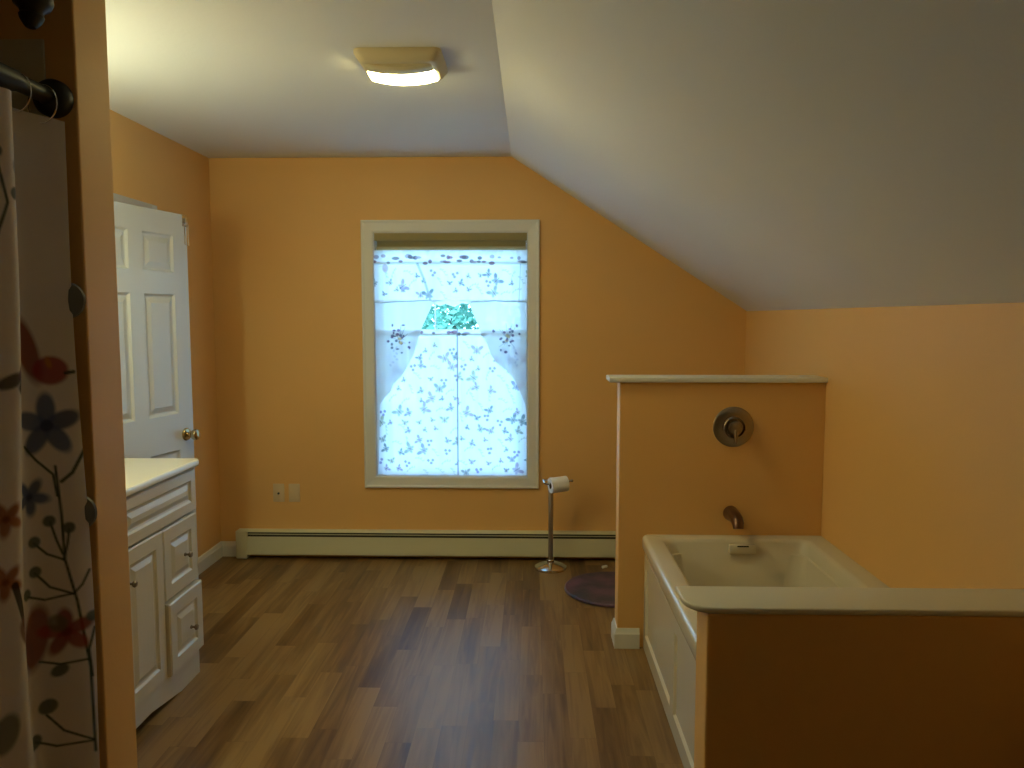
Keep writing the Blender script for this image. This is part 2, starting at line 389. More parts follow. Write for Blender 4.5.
# baseboards
def bboard(bm, pts, h=0.095, t=0.014):
    """moulded board along a floor polyline, thickness to the left of the travel direction"""
    P = [Vector((x, y, 0)) for x, y in pts]; prof = [(0, 0), (t, 0), (t, h * 0.72), (t * 0.75, h * 0.80), (t * 0.5, h * 0.93), (t * 0.35, h), (0, h)]
    loops = []
    for i, p in enumerate(P):
        d0 = (P[i] - P[i - 1]).normalized() if i else None; d1 = (P[i + 1] - P[i]).normalized() if i < len(P) - 1 else None
        nn = [Vector((-d.y, d.x, 0)) for d in (d0, d1) if d is not None]; n = sum(nn, Vector()); n = n / n.length
        n = n / n.dot(nn[0]); loops.append([p + n * u + Vector((0, 0, v)) for u, v in prof])
    return loft(bm, loops)
b = BM(); bboard(b, [(XL, YF), (XL, 1.70)][::-1]); struct(link('baseboard_front', b, M['trim']))
b = BM(); bboard(b, [(XL, 4.066), (XL, YB), (-1.84, YB)][::-1]); struct(link('baseboard_left', b, M['trim']))
b = BM(); bboard(b, [(HX + 0.6, HY1), (HX, HY1), (HX, HY0), (0.492, HY0)][::-1], h=0.092); 
struct(link('baseboard_tub', b, M['trim']))
# (direction chosen so the thickness faces the room)

# door casing on the left wall
b = BM(); cw = 0.050
box(b, XL, XL + 0.017, DY1 + 0.003, DY1 + 0.003 + cw, 0, DZ + cw, 0.004); box(b, XL, XL + 0.017, DY0 - 0.003 - cw, DY0 - 0.003, 0.0, DZ + cw, 0.004); box(b, XL, XL + 0.017, DY0 - 0.003, DY1 + 0.003, DZ + 0.003, DZ + cw, 0.004)
struct(link('trim_3', b, M['white'], smooth=True))
# window casing (picture frame) and jamb liner
b = BM(); ow = 0.071
def frame_loft(bm, x0, x1, z0, z1, prof):
    """prof: (outset, y) pairs swept around a rectangle"""
    lo = []
    for o, y in prof: lo.append([(x0 - o, y, z0 - o), (x1 + o, y, z0 - o), (x1 + o, y, z1 + o), (x0 - o, y, z1 + o)])
    loft(bm, lo + [lo[0]], False, False)
frame_loft(b, WX0, WX1, WZ0, WZ1, [(0.0, YB), (0.0, YB - 0.010), (0.006, YB - 0.013), (0.052, YB - 0.018), (0.060, YB - 0.022), (ow - 0.004, YB - 0.022), (ow, YB - 0.018), (ow, YB)])
struct(link('trim_4', b, M['trim']))

# ------------------------------------------------------------------ window
win = thing('window_1', 'white framed window behind the printed curtains', 'window', (WCX, YB + 0.09, WZ0)); struct(win)
b = BM(); frame_loft(b, WX0 + 0.012, WX1 - 0.012, WZ0 + 0.012, WZ1 - 0.012, [(0.0, YB + 0.14), (0.0, YB + 0.06), (0.006, YB + 0.058), (0.006, YB + 0.0), (0.0119, YB + 0.0), (0.0119, YB + 0.14)])
link('window_frame', b, M['white'], win)
b = BM(); y = YB + 0.105; frame_loft(b, WX0 + 0.040, WX1 - 0.040, WZ0 + 0.040, WZ1 - 0.040, [(0, y), (0.004, y - 0.014), (0.0275, y - 0.016), (0.0275, y + 0.016), (0.004, y + 0.014), (0, y)])
sh_ = link('sash', b, M['white'], win)
b = BM(); box(b, WX0 + 0.038, WX1 - 0.038, y - 0.002, y + 0.002, WZ0 + 0.038, WZ1 - 0.038); link('window_pane', b, M['glass'], sh_)

# roller shade pulled up under the head
rs = thing('roller_shade', 'olive roller shade pulled up at the top of the window', 'window shade', (WCX, YB + 0.03, WZ1))
b = BM(); box(b, WX0 + .006, WX1 - .006, YB + .002, YB + .010, WZ1 - .052, WZ1 - .001, .003); link('fascia', b, M['blind'], rs, True)
b = BM(); lathe(b, [(0.020, 0.012 - WHW), (0.020, WHW - 0.012)], axis((WCX, YB + 0.036, WZ1 - .030), (1, 0, 0)), 28); link('shade_roll', b, M['blind'], rs, True)
b = BM(); box(b, WX0 + .014, WX1 - .014, YB + 0.0515, YB + 0.0535, WZ1 - .100, WZ1 - .030); link('shade_cloth', b, M['blind'], rs)
b = BM(); box(b, WX0 + .012, WX1 - .012, YB + 0.034, YB + 0.060, WZ1 - .106, WZ1 - .084, 0.005); link('bottom_rail', b, M['rail'], rs, True)
b = BM(); wx = -0.598; lathe(b, [(.0035, 0), (.0055, .01), (.0055, .60), (.003, .61)], Matrix.Translation((wx, YB + 0.047, WZ1 - .715)), 12); link('pull_wand', b, M['acrylic'], rs, True)

# ------------------------------------------------------------------ window curtains
def zpy(py, y): # height of an image row on a vertical plane at depth y (near the room's axis)
    th = math.radians(4.8366); return 1.5 - y * math.tan(math.atan((py - 384) / 780) + th)
def xpx(px, y, py=350):
    th = math.radians(4.8366); ph = math.radians(1.4636)
    rx, rz, ry = (px - 512), -(py - 384), 780.0
    yy = ry * math.cos(th) + rz * math.sin(th); return (rx * math.cos(ph) - yy * math.sin(ph)) / (yy * math.cos(ph) + rx * math.sin(ph)) * y
ZR1, ZR2 = zpy(262, YB), zpy(334, YB)
print('rods', ZR1, ZR2)
def wrod(z, y, label):
    o = thing('curtain_rod', label, 'curtain rod', (WCX, y, z))
    q = BM(); lathe(q, [(0.0055, 0.012 - WHW), (0.0055, WHW - 0.012)], axis((WCX, y, z), (1, 0, 0)), 16); link('rod', q, M['white'], o, True)
    for s in (-1, 1):
        q = BM(); lathe(q, [(0.009, 0), (0.009, 0.010), (0.0055, 0.013)], axis((WCX + s * (WHW - 0.001), y, z), (-s, 0, 0)), 16); link('end_cap', q, M['plastic'], o, True)
wrod(ZR1, YB + 0.0125, 'upper tension rod of the window carrying the valance')
wrod(ZR2, YB + 0.0245, 'lower tension rod across the window carrying the short panels')
PAL = [(0.36, 0.30, 0.46), (0.15, 0.21, 0.24), (0.40, 0.34, 0.46), (0.30, 0.34, 0.31), (0.38, 0.40, 0.28), (0.28, 0.28, 0.44), (0.18, 0.22, 0.26)]
def prints(C, U, V, u0, u1, v0, v1, step, seed):
    R = random.Random(seed); j = 0; v = v0 + step * 0.4
    while v < v1:
        u = u0 + step * (0.25 if j % 2 else 0.7)
        while u < u1:
            cu, cv = u + R.uniform(-.02, .02), v + R.uniform(-.02, .02); t = R.random(); col = R.choice(PAL)
            if t < 0.55: butterfly(C, U, V, cu, cv, R.choice((0.018, 0.024, 0.030, 0.040)), R.uniform(-1.3, 1.3), col)
            elif t < 0.70:
                for k in range(3):
                    a = 2.1 * k + R.uniform(0, 1); blend(C, ell(U, V, cu + .014 * math.cos(a), cv + 0.015 * math.sin(a), .009, .009), (0.22, 0.20, 0.46), .8)
            else:
                a = R.uniform(0, 3); pts = [(cu + (q - .5) * .05 * math.cos(a), cv + (q - .5) * .05 * math.sin(a) + .01 * math.sin(3 * q)) for q in (0, .33, .66, 1)]
                blend(C, line(U, V, pts, 0.0016), (0.40, 0.44, 0.34), .6)
                for q in pts: blend(C, ell(U, V, q[0] + .005, q[1] + .004, .007, .0035, a + .8), (0.42, 0.47, 0.36), .6)
            u += step
        v += step * 0.8; j += 1
def rodspots(C, U, V, u0, u1, v, seed):
    R = random.Random(seed); u = u0
    while u < u1:
        if R.random() < .75: blend(C, ell(U, V, u, v + R.uniform(-.008, .008), R.uniform(.010, .026), R.uniform(.006, .014)), R.choice([(0.20, 0.08, 0.14), (0.12, 0.10, 0.12), (0.34, 0.28, 0.34)]), .85)
        u += R.choice((.014, .018, .03, .075))
WHITE = (0.86, 0.88, 0.90)
def grid(x0, x1, zlo, ztop, zrod, y, amp, nf, dx=0.0035, dz=0.0035, seed=0, flare=1.0):
    nc = int((x1 - x0) / dx) + 2; xs = np.linspace(x0, x1, nc); lo = np.array([zlo(x) for x in xs]); nr = int((ztop - lo.min()) / dz) + 2
    t = np.linspace(0, 1, nr)[:, None]; Z = ztop + (lo[None] - ztop) * t; X = np.repeat(xs[None], nr, 0)
    ph = seed * 1.7; s = (X - x0) / (x1 - x0)
    fold = np.sin(2 * PI * nf * s + ph) + .5 * np.sin(2 * PI * nf * 2.3 * s + 2 * ph + 1.5 * Z)
    Y = y + amp * fold * np.clip(np.abs(Z - zrod) / .06, .15, 1)
    d = Z - zrod; Y = np.where(np.abs(d) < .02, Y - .005 * np.sqrt(np.clip(1 - (d / .02) ** 2, 0, 1)), Y)
    C = np.ones(X.shape + (4,)); C[..., :3] = WHITE
    return X, Z, np.stack([X, Y, Z], -1), C
ZB = zpy(477, YB); XMID = xpx(457, YB)
for k, (a, c, lab) in enumerate(((WX0 + .006, XMID + .003, 'left short white curtain panel printed with butterflies'), (XMID - .001, WX1 - .006, 'right short white curtain panel printed with butterflies'))):
    X, Z, P, C = grid(a, c, lambda x: ZB, ZR2 + .028, ZR2, YB + 0.016, 0.0045, 3.5, seed=k + 1)
    prints(C, X, Z, a, c, ZB, ZR2 - .03, 0.080, 40 + k)
    rodspots(C, X, Z, a + .25 if k == 0 else a, c if k == 0 else a + .2, ZR2 + .004, 5 + k)
    edge = c if k == 0 else a
    blend(C, soft(np.abs(X - edge) - .006, .005), (0.26, 0.24, 0.30), .8); blend(C, soft(np.abs(Z - ZB - .006) - .002, .004), (0.45, 0.48, 0.52), .6)
    tag(cloth('cafe_curtain', X, Z, P, C, M['sheer']), lab, 'curtain', 'short curtain panels on the lower rod')
def interp(pts): 
    xs, ys = zip(*pts); return lambda v: float(np.interp(v, xs, ys))
vro = thing('valance', 'white butterfly-print valance with side swags across the top of the window', 'valance', (WCX, YB, ZR1))
lowL = interp([(xpx(p, YB), zpy(q, YB)) for p, q in ((373, 474), (377, 472), (379, 405), (384, 398), (390, 392), (393, 384), (401, 377), (407, 367), (413, 356), (417, 344), (422, 328), (432, 306), (437, 301), (444, 301))])
lowR = interp([(xpx(p, YB), zpy(q, YB)) for p, q in ((460, 301), (467, 301.5), (469, 303), (475, 318), (483, 338), (487, 344), (491, 355), (497, 364), (507, 371), (515, 381), (520, 392), (525, 404), (527, 414), (527.5, 470), (528, 476))])
for k, (a, c, lo, bx, lab) in enumerate(((WX0 + .006, xpx(444, YB), lowL, 400, 'left sheer swag with an embroidered flower spray'), (xpx(460, YB), WX1 - .006, lowR, 508, 'right sheer swag with an embroidered flower spray'))):
    X, Z, P, C = grid(a, c, lo, zpy(299.6, YB), ZR1, YB + 0.003, 0.003, 2.5, seed=k + 4, dz=.003)
    C[..., :3] = (0.78, 0.80, 0.80)
    u0, v0 = xpx(bx, YB), zpy(338, YB); R = random.Random(9 + k)
    for n in range(46):
        du, dv = R.gauss(0, .034), R.gauss(0, .042); t = R.random()
        if t < .45: blend(C, ell(X, Z, u0 + du, v0 + dv, R.uniform(.005, .011), R.uniform(.005, .010)), R.choice([(0.10, 0.06, 0.16), (0.16, 0.09, 0.20), (0.12, 0.14, 0.20)]), .9)
        elif t < .5: blend(C, ell(X, Z, u0 + du * .4, v0 + dv * .4, .012, .010), (0.62, 0.42, 0.16), .8)
        else: blend(C, line(X, Z, [(u0 + du, v0 + dv), (u0 + du * .3, v0 + dv * .3 - .01)], .0013), (0.20, 0.22, 0.30), .7)
    for n in range(7): blend(C, ell(X, Z, u0 - .04 - R.uniform(-.02, .02) if k == 0 else u0 + .05 + R.uniform(-.02, .02), v0 - .06 - n * .018, .009, .006, R.uniform(0, 3)), (0.42, 0.44, 0.56), .5)
    cloth('swag', X, Z, P, C, M['swag'], vro)['label'] = lab
# valance over the top rod
vl = interp([(xpx(p, YB), zpy(q, YB)) for p, q in ((373, 302.5), (382, 303.5), (395, 302.5), (410, 302), (425, 301), (431, 300.5), (433, 302), (440, 306), (446, 304), (455, 307), (462, 303), (468, 304), (473, 302.5), (484, 302.5), (494, 301), (505, 302.3), (516, 302.3), (528, 303))])
X, Z, P, C = grid(WX0 + .004, WX1 - .004, vl, ZR1 + .072, ZR1, YB - 0.004, 0.0035, 7.0, seed=8, dx=.003, dz=.003)
prints(C, X, Z, WX0, WX1, zpy(298, YB), ZR1 - .03, 0.074, 77); rodspots(C, X, Z, WX0, WX1, ZR1, 21); rodspots(C, X, Z, WX0, WX1, ZR1 + .03, 22)
low = np.vectorize(vl)(X[0])[None]
hem = soft(np.abs(Z - low - .004) - .0025, .004) * ((X < xpx(432, YB)) | (X > xpx(471, YB)))
blend(C, hem, (0.26, 0.30, 0.32), .8)
blend(C, line(X, Z, [(xpx(418.5, YB), zpy(264, YB)), (xpx(425, YB), zpy(280, YB)), (xpx(431, YB), zpy(300, YB))], .008), (0.34, 0.38, 0.38), .75)
blend(C, line(X, Z, [(xpx(520.5, YB), zpy(264, YB)), (xpx(519, YB), zpy(300, YB))], .0025), (0.40, 0.42, 0.52), .7)
blend(C, ell(X, Z, xpx(386.5, YB), zpy(268, YB), .018, .026, 0, .006), (0.52, 0.38, 0.42), .8)
cloth('valance_cloth', X, Z, P, C, M['sheer'], vro)

# ------------------------------------------------------------------ outdoors seen through the window
b = BM(); box(b, -14, 14, YB + 0.3, 40, -3.1, -3.0); struct(link('lawn', b, M['grass'], None))
def tree(x, y, h, rad, n, seed, label):
    R = random.Random(seed); t = thing('tree', label, 'tree', (x, y, -3.0), 'trees outside the window')
    q = BM(); tube(q, [(x, y, -3.0), (x + .1, y, -1.5), (x - .05, y, h - 1.5), (x, y, h)], [.22, .17, .12, .05], 10)
    for k in range(6):
        a = k * 1.1; z = -1 + k * (h - .5) / 7; tube(q, [(x, y, z), (x + rad * .4 * math.cos(a), y + rad * .4 * math.sin(a), z + .6), (x + rad * .75 * math.cos(a), y + rad * .75 * math.sin(a), z + 1.0)], [.07, .05, .02], 8)
    link('trunk', q, M['bark'], t, True)
    V, Fc = [], []
    cl = [(rad * R.uniform(-.9, .9), rad * R.uniform(-.9, .9), R.uniform(-.5, h + .8)) for _ in range(60)]
    for i in range(n):
        c = R.choice(cl); p = Vector((x + c[0] + R.gauss(0, .33), y + c[1] + R.gauss(0, .33), c[2] + R.gauss(0, .3)))
        d = Vector((R.gauss(0, 1), R.gauss(0, 1), R.gauss(0, .6))).normalized(); e = d.cross(Vector((R.gauss(0, 1), R.gauss(0, 1), R.gauss(0, 1)))).normalized()
        s = R.uniform(.05, .10); k = len(V)
        V += [p, p + d * s + e * s * .45, p + d * 2 * s, p + d * s - e * s * .45]; Fc.append((k, k + 1, k + 2, k + 3))
    me = bpy.data.meshes.new('foliage'); me.from_pydata(V, [], Fc); me.materials.append(M['leaf']); o = bpy.data.objects.new('foliage', me); COL.objects.link(o); o.parent = t; me.transform(t.matrix_basis.inverted())
tree(-1.5, 15.0, 1.7, 1.5, 9000, 3, 'nearer leafy tree outside, seen through the gap between the curtains')
tree(1.4, 20.5, 2.2, 1.5, 7000, 4, 'farther leafy tree outside, right of the nearer one')

# ------------------------------------------------------------------ interior door, ajar
dw, dh, ang = 0.762, 2.008, math.atan2(0.160, 0.745)
hx, hy = XL + 0.012, DY0 + 0.012
ud = Vector((math.sin(ang), math.cos(ang), 0)); nd = Vector((math.cos(ang), -math.sin(ang), 0))
def FD(u, v, h): p = Vector((hx, hy, 0.012)) + ud * u + nd * (h + 0.035) + Vector((0, 0, v)); return (p.x, p.y, p.z)
door = thing('door_1', 'white six-panel door standing ajar behind the vanity', 'door', (hx, hy, 0.012)); struct(door)
cols = [(0.115, 0.335), (0.43, 0.65)]; rows = [(0.22, 0.825), (1.008, 1.604), (1.712, 1.896)]
pans = [(a, c, d, e) for a, c in cols for d, e in rows]
b = BM(); slab(b, 0, dw, 0, dh, 0.035, pans, FD, rings=((0.010, -0.009), (0.018, -0.010), (0.045, -0.002)))
link('door_leaf', b, M['white'], door)
kz = 0.895; ku = dw - 0.062
b = BM(); lathe(b, [(0.0, 0), (0.033, 0), (0.033, 0.004), (0.028, 0.010), (0.012, 0.013), (0.011, 0.030), (0.020, 0.036), (0.027, 0.046), (0.0285, 0.056), (0.025, 0.066), (0.014, 0.071), (0, 0.072)], axis(FD(ku, kz, 0), nd), 32, False)
link('door_knob', b, M['brass'], door, True)
lt = BM(); lu = dw - 0.012
def dbox(bm, u0, u1, v0, v1, h0, h1):
    q = bmesh.new(); bmesh.ops.create_cube(q, size=1)
    for v in q.verts: v.co = Vector(FD((u0 + u1) / 2 + v.co.x * (u1 - u0), (v0 + v1) / 2 + v.co.y * (v1 - v0), (h0 + h1) / 2 + v.co.z * (h1 - h0)))
    merge(bm, q)
dbox(lt, lu - .026, lu + .008, dh - .060, dh - .002, 0.0005, 0.004); dbox(lt, lu - .016, lu + .0, dh - .046, dh - .018, 0.004, 0.014)
tube(lt, [FD(*p) for p in ((lu - .020, dh - .05, .010), (lu - .021, dh - .15, .011), (lu + .006, dh - .155, .011), (lu + .007, dh - .05, .010))], 0.0032, 8)
link('latch', lt, M['chrome'], door, True)

# ------------------------------------------------------------------ vanity cabinet and its top
VX, VY0, VY1 = -1.418, 1.955, 3.170
van = thing('vanity_cabinet', 'white vanity cabinet with raised-panel door and drawers', 'cabinet', (-1.7, 2.56, 0))
b = BM(); box(b, XL + .004, VX, VY0, VY1, 0.115, 0.886); link('body', b, M['cabinet'], van)
b = BM()   # furniture base: feet at both ends and a raised apron between them
pr = [(VY0, 0), (VY0 + .17, 0), (VY0 + .42, .038), (VY1 - .42, .038), (VY1 - .17, 0.0), (VY1, 0), (VY1, .118), (VY0, .118)]
q = bmesh.new(); A = [q.verts.new((VX - .012, y, z)) for y, z in pr]; B = [q.verts.new((VX + .008, y, z)) for y, z in pr]
q.faces.new(A); q.faces.new(B)
for i in range(len(pr)): q.faces.new((A[i], A[(i + 1) % 8], B[(i + 1) % 8], B[i]))
merge(b, q); box(b, XL + .02, VX - .022, VY1 - .02, VY1, 0, .1145); box(b, XL + .02, VX - .022, VY0, VY0 + .02, 0, .1145); link('base_apron', b, M['cabinet'], van)
def FV(off): return lambda u, v, h: (VX + 0.019 + off + h, u, v)
KN = [(0.0, 0), (0.0075, 0), (0.0075, 0.003), (0.0045, 0.006), (0.0045, 0.014), (0.011, 0.019), (0.0125, 0.024), (0.009, 0.029), (0, 0.0305)]
RG = ((0.008, -0.007), (0.016, -0.008), (0.036, -0.001))
def front(name, y0, y1, z0, z1, off, m, knob):
    q = BM(); slab(q, y0, y1, z0, z1, 0.018 + off, [(y0 + m, y1 - m, z0 + m, z1 - m)], FV(off), RG, 0.005); o = link(name, q, M['cabinet'], van)
    if knob:
        q = BM(); lathe(q, KN, axis((VX + .019 + off - (0.001 if name == 'drawer' else 0), knob[0], knob[1]), (1, 0, 0)), 20, False); link('knob', q, M['nickel'], o, True)
for y0, y1 in ((2.872, 3.166), (1.959, 2.253)):
    far = y0 > 2.5
    front('drawer', y0, y1, 0.412, 0.694, 0.0, .055, ((y0 + y1) / 2 + (.03 if far else 0), 0.548)); front('drawer', y0, y1, 0.118, 0.404, 0.014 if far else 0.0, .055, ((y0 + y1) / 2 + (.03 if far else 0), 0.246))
front('door', 2.566, 2.866, 0.120, 0.696, 0, .055, (2.605, .580)); front('door', 2.259, 2.560, 0.120, 0.696, 0, .055, (2.522, .580))
front('top_panel', 2.566, 3.166, 0.704, 0.878, 0, .042, None); front('top_panel', 1.959, 2.560, 0.704, 0.878, 0, .042, None)
b = BM(); pts = rrect(XL + .001, -1.385, 1.932, 3.192, 0.022); prism(b, pts, 0.8865, 0.916, 0.009)
tag(link('countertop', b, M['counter'], None, True), 'cream vanity countertop with rounded front edge', 'countertop')

# vanity light bar (behind the partition, over the vanity): three lit globes
vlt = thing('vanity_light', 'brass vanity light bar with three warm lit globes above the vanity', 'wall lamp', (XL, 2.57, 1.93))
b = BM(); box(b, XL, XL + .03, 2.20, 2.94, 1.88, 1.98, .006); link('back_plate', b, M['brass'], vlt, True)
for y in (2.31, 2.57, 2.83):
    b = BM(); lathe(b, [(0.03, 0), (0.03, .012), (.012, .02), (.012, .13), (.028, .14), (.028, .16)], axis((XL + .03, y, 1.93), (1, 0, 0)), 24); s = link('socket', b, M['brass'], vlt, True)
    b = BM(); lathe(b, [(0.055 * math.sin(PI * k / 14), -0.055 * math.cos(PI * k / 14)) for k in range(15)], Matrix.Translation((XL + .24, y, 1.93)), 24, False); link('globe', b, M['globe'], s, True)

# ------------------------------------------------------------------ baseboard heater
ht = thing('baseboard_heater', 'long cream baseboard heater under the window', 'heater', (-0.3, YB, 0))
hy1, hyf, hz = YB - .0005, YB - 0.068, 0.178
x0, x1 = -1.842, XR - .002
b = BM()    # back plate with hooded top
yprof = [(hy1, .012), (hy1, hz), (hyf + .014, hz), (hyf + .002, hz - .004), (hyf + .002, hz - .006), (hyf + .014, hz - .004), (hy1 - .006, hz - .006), (hy1 - .006, .012)]
q = bmesh.new(); A = [q.verts.new((x0 + .068, y, z)) for y, z in yprof]; B = [q.verts.new((x1, y, z)) for y, z in yprof]; q.faces.new(A); q.faces.new(B)
for i in range(len(yprof)): q.faces.new((A[i], A[(i + 1) % 8], B[(i + 1) % 8], B[i]))
merge(b, q); link('back_plate', b, M['heater'], ht)
b = BM(); box(b, x0 + .068, x1, hyf, hyf + .003, .030, hz - .033, .001); box(b, x0 + .068, x1, hyf, hyf + .012, .030, .033); link('front_cover', b, M['heater'], ht)
b = BM(); box(b, x0 + .068, x1, hyf + .003, hyf + .006, hz - .0205, hz - .0160); link('damper', b, M['heater'], ht)
b = BM(); box(b, x0 + .068, x1, hyf + .020, hy1 - .008, .030, hz - .008); link('fin_element', b, M['fin'], ht)  # solid block for the fins, raised and coloured dark so the slots look shaded
b = BM(); box(b, x0, x0 + .070, hyf - .003, hy1, .004, hz + .002, .006); link('end_cap', b, M['heater'], ht, True)

# ------------------------------------------------------------------ wall plates
def plate(px, label, kind):
    x = xpx(px, YB, 494); z = zpy(494, YB); o = thing('wall_plate', label, 'wall plate', (x, YB, z))
    q = BM(); box(q, x - .035, x + .035, YB - .006, YB - .0002, z - .0575, z + .0575, .004); link('cover', q, M['plastic'], o, True)
    if kind == 'jack':
        q = BM(); lathe(q, [(.0065, 0), (.0065, .007), (.004, .008), (.004, .012)], axis((x, YB - .006, z - .003), (0, -1, 0)), 16); link('jack', q, M['bronze'], o, True)
    else:
        q = BM(); box(q, x - .0165, x + .0165, YB - .0085, YB - .005, z - .033, z + .033, .0015); link('insert', q, M['plastic'], o, True)
plate(279, 'left cream wall plate with a dark cable jack', 'jack'); plate(294.5, 'right cream wall plate with a plain rectangular insert', 'rocker')

# ------------------------------------------------------------------ toilet paper stand, roll, round mat
sx, sy = 0.115, 4.585
st = thing('toilet_paper_stand', 'free-standing steel toilet paper holder on a domed base', 'toilet paper holder', (sx, sy, 0))
b = BM(); lathe(b, [(0, 0), (.094, 0), (.098, .006), (.096, .014), (.075, .026), (.045, .034), (.022, .040), (.020, .050), (.022, .054), (.016, .058)], Matrix.Translation((sx, sy, 0)), 48); link('base', b, M['chrome'], st, True)
b = BM(); lathe(b, [(.0145, .05), (.0145, .545), (.010, .553), (0, .555)], Matrix.Translation((sx, sy, 0)), 24); link('pole', b, M['steel'], st, True)
adir = Vector((0.93, 0.34, 0.06)).normalized()
fw_ = Vector((0.34, -0.93, 0)).normalized()
pt = Vector((sx, sy, .536)); c0 = Vector((sx, sy, .534)) + fw_ * .066
b = BM(); tube(b, [pt, pt + fw_ * .02 - adir * .03 + Vector((0, 0, .012)), pt + fw_ * .036 - adir * .062 + Vector((0, 0, .018)), c0 - adir * .066 + Vector((0, 0, .008)), c0 - adir * .05, c0 + adir * .03, c0 + adir * .105], .0055, 12)
lathe(b, [(0, -.009), (.007, -.006), (.009, 0), (.007, .006), (0, .009)], axis(c0 + adir * .108, adir), 16, False)
link('arm', b, M['chrome'], st, True)
rc = c0 + adir * .022 - Vector((0, 0, .0125))
tp = thing('toilet_paper_roll', 'white toilet paper roll on the steel stand', 'toilet paper', tuple(rc))
b = BM(); lathe(b, [(.019, -.052), (.045, -.052), (.046, -.050), (.046, .050), (.045, .052), (.019, .052), (.019, -.052)], axis(rc, adir), 40, False); link('paper', b, M['paper'], tp, True)
b = BM(); lathe(b, [(.0178, -.0525), (.0188, -.0525), (.0188, .0525), (.0178, .0525), (.0178, -.0525)], axis(rc, adir), 32, False); link('core', b, M['card'], tp, True)
b = BM(); lathe(b, [(0, .001), (.268, .001), (.273, .004), (.272, .012), (.266, .017), (.255, .016), (.245, .013), (0, .013)], Matrix.Translation((.455, 4.215, 0)), 72, False)
o = tag(link('round_mat', b, M['rug'], None, True), 'round dark plum mat on the floor behind the tall half wall', 'mat')
b = BM(); lathe(b, [(0, 0), (.008, 0), (.009, .004), (.009, .030), (.006, .036), (0, .037)], axis((.425, 4.585, .0095), (.8, .5, 0)), 16, False); tag(link('door_stop_tip', b, M['paper'], None, True), 'small white cylinder lying on the floor beyond the round mat', 'cap')

# ------------------------------------------------------------------ bathtub, valve, spout
TX0, TX1, TY0, TY1, TZ = 0.498, XR - .002, NY1 + .002, HY0 - .002, 0.528
tub = thing('bathtub', 'almond built-in bathtub between the two half walls', 'bathtub', ((TX0 + TX1) / 2, (TY0 + TY1) / 2, 0))
b = BM()
def L(x0, x1, y0, y1, r, z): return [(x, y, z) for x, y in rrect(x0, x1, y0, y1, r, 8)]
ix0, ix1, iy0, iy1 = 0.580, 1.215, TY0 + .09, 3.398
loops = [L(TX0 + .012, TX1, TY0, TY1, .006, .44), L(TX0, TX1, TY0, TY1, .012, .475), *[L(TX0 + .02 * (1 - math.cos(t)), TX1, TY0, TY1, .012, TZ - .02 * (1 - math.sin(t))) for t in [PI / 2 * k / 6 for k in range(7)]],
         L(ix0 - .012, ix1 + .012, iy0 - .012, iy1 + .012, .050, TZ), L(ix0, ix1, iy0, iy1, .045, TZ - .004), L(ix0 + .010, ix1 - .010, iy0 + .010, iy1 - .010, .045, TZ - .018),
         L(ix0 + .018, ix1 - .018, iy0 + .018, iy1 - .016, .06, TZ - .06), L(ix0 + .026, ix1 - .026, iy0 + .03, iy1 - .020, .06, TZ - .064),
         L(ix0 + .055, ix1 - .055, iy0 + .20, iy1 - .06, .10, .15), L(ix0 + .075, ix1 - .075, iy0 + .24, iy1 - .08, .09, .11), L(ix0 + .11, ix1 - .11, iy0 + .29, iy1 - .12, .07, .10)]
loft(b, loops, False, True); link('basin', b, M['tub'], tub, True)
b = BM(); ym = 2.745
slab(b, TY0, TY1, 0.0, 0.462, 0.02, [(TY0 + .05, ym - .035, .075, .385), (ym + .035, TY1 - .05, .075, .385)], lambda u, v, h: (TX0 + .012 - h, u, v), rings=((.010, -.009), (.016, -.009)), bev=.004)
link('apron', b, M['tub'], tub)
b = BM(); box(b, .865, .985, iy1 - .034, iy1 - .008, TZ - .062, TZ - .018, .008); ov = link('overflow_cover', b, M['tub'], tub, True)
b = BM(); box(b, .90, .95, iy1 - .0365, iy1 - .030, TZ - .027, TZ - .0215, .001); link('slot', b, M['black'], ov)
sp = thing('tub_spout', 'dull bronze tub spout low on the half wall above the tub', 'tub spout', (.893, HY0, .64))
b = BM(); P = Vector((.893, HY0, .628))
tube(b, [P, P + Vector((0, -.02, 0)), P + Vector((0, -.07, .001)), P + Vector((0, -.105, -.003)), P + Vector((0, -.128, -.016)), P + Vector((0, -.134, -.036))], [.034, .032, .029, .027, .025, .022], 24); link('spout_body', b, M['copper'], sp, True)
vv = thing('shower_valve', 'round dark nickel valve trim with lever on the tall half wall', 'faucet', (.895, HY0, 1.018))
VC = Vector((.895, HY0, 1.018))
b = BM(); lathe(b, [(0, 0), (.090, 0), (.090, .003), (.084, .008), (.060, .013), (.048, .014), (.048, .018)], axis(VC, (0, -1, 0)), 56); link('escutcheon', b, M['nickel'], vv, True)
b = BM(); lathe(b, [(.043, .014), (.049, .018), (.049, .026), (.044, .030), (.041, .025), (.041, .015)], axis(VC, (0, -1, 0)), 40, False); link('ring', b, M['nickel'], vv, True)
b = BM(); lathe(b, [(0.034, .014), (.033, .036), (.030, .044), (.020, .049), (0, .051)], axis(VC, (0, -1, 0)), 36, False); lv = link('handle_hub', b, M['nickel'], vv, True)
b = BM(); tube(b, [VC + Vector((0, -.045, -.010)), VC + Vector((0, -.052, -.030)), VC + Vector((0, -.054, -.068))], [.009, .008, .0065], 14); link('lever', b, M['nickel'], vv, True)

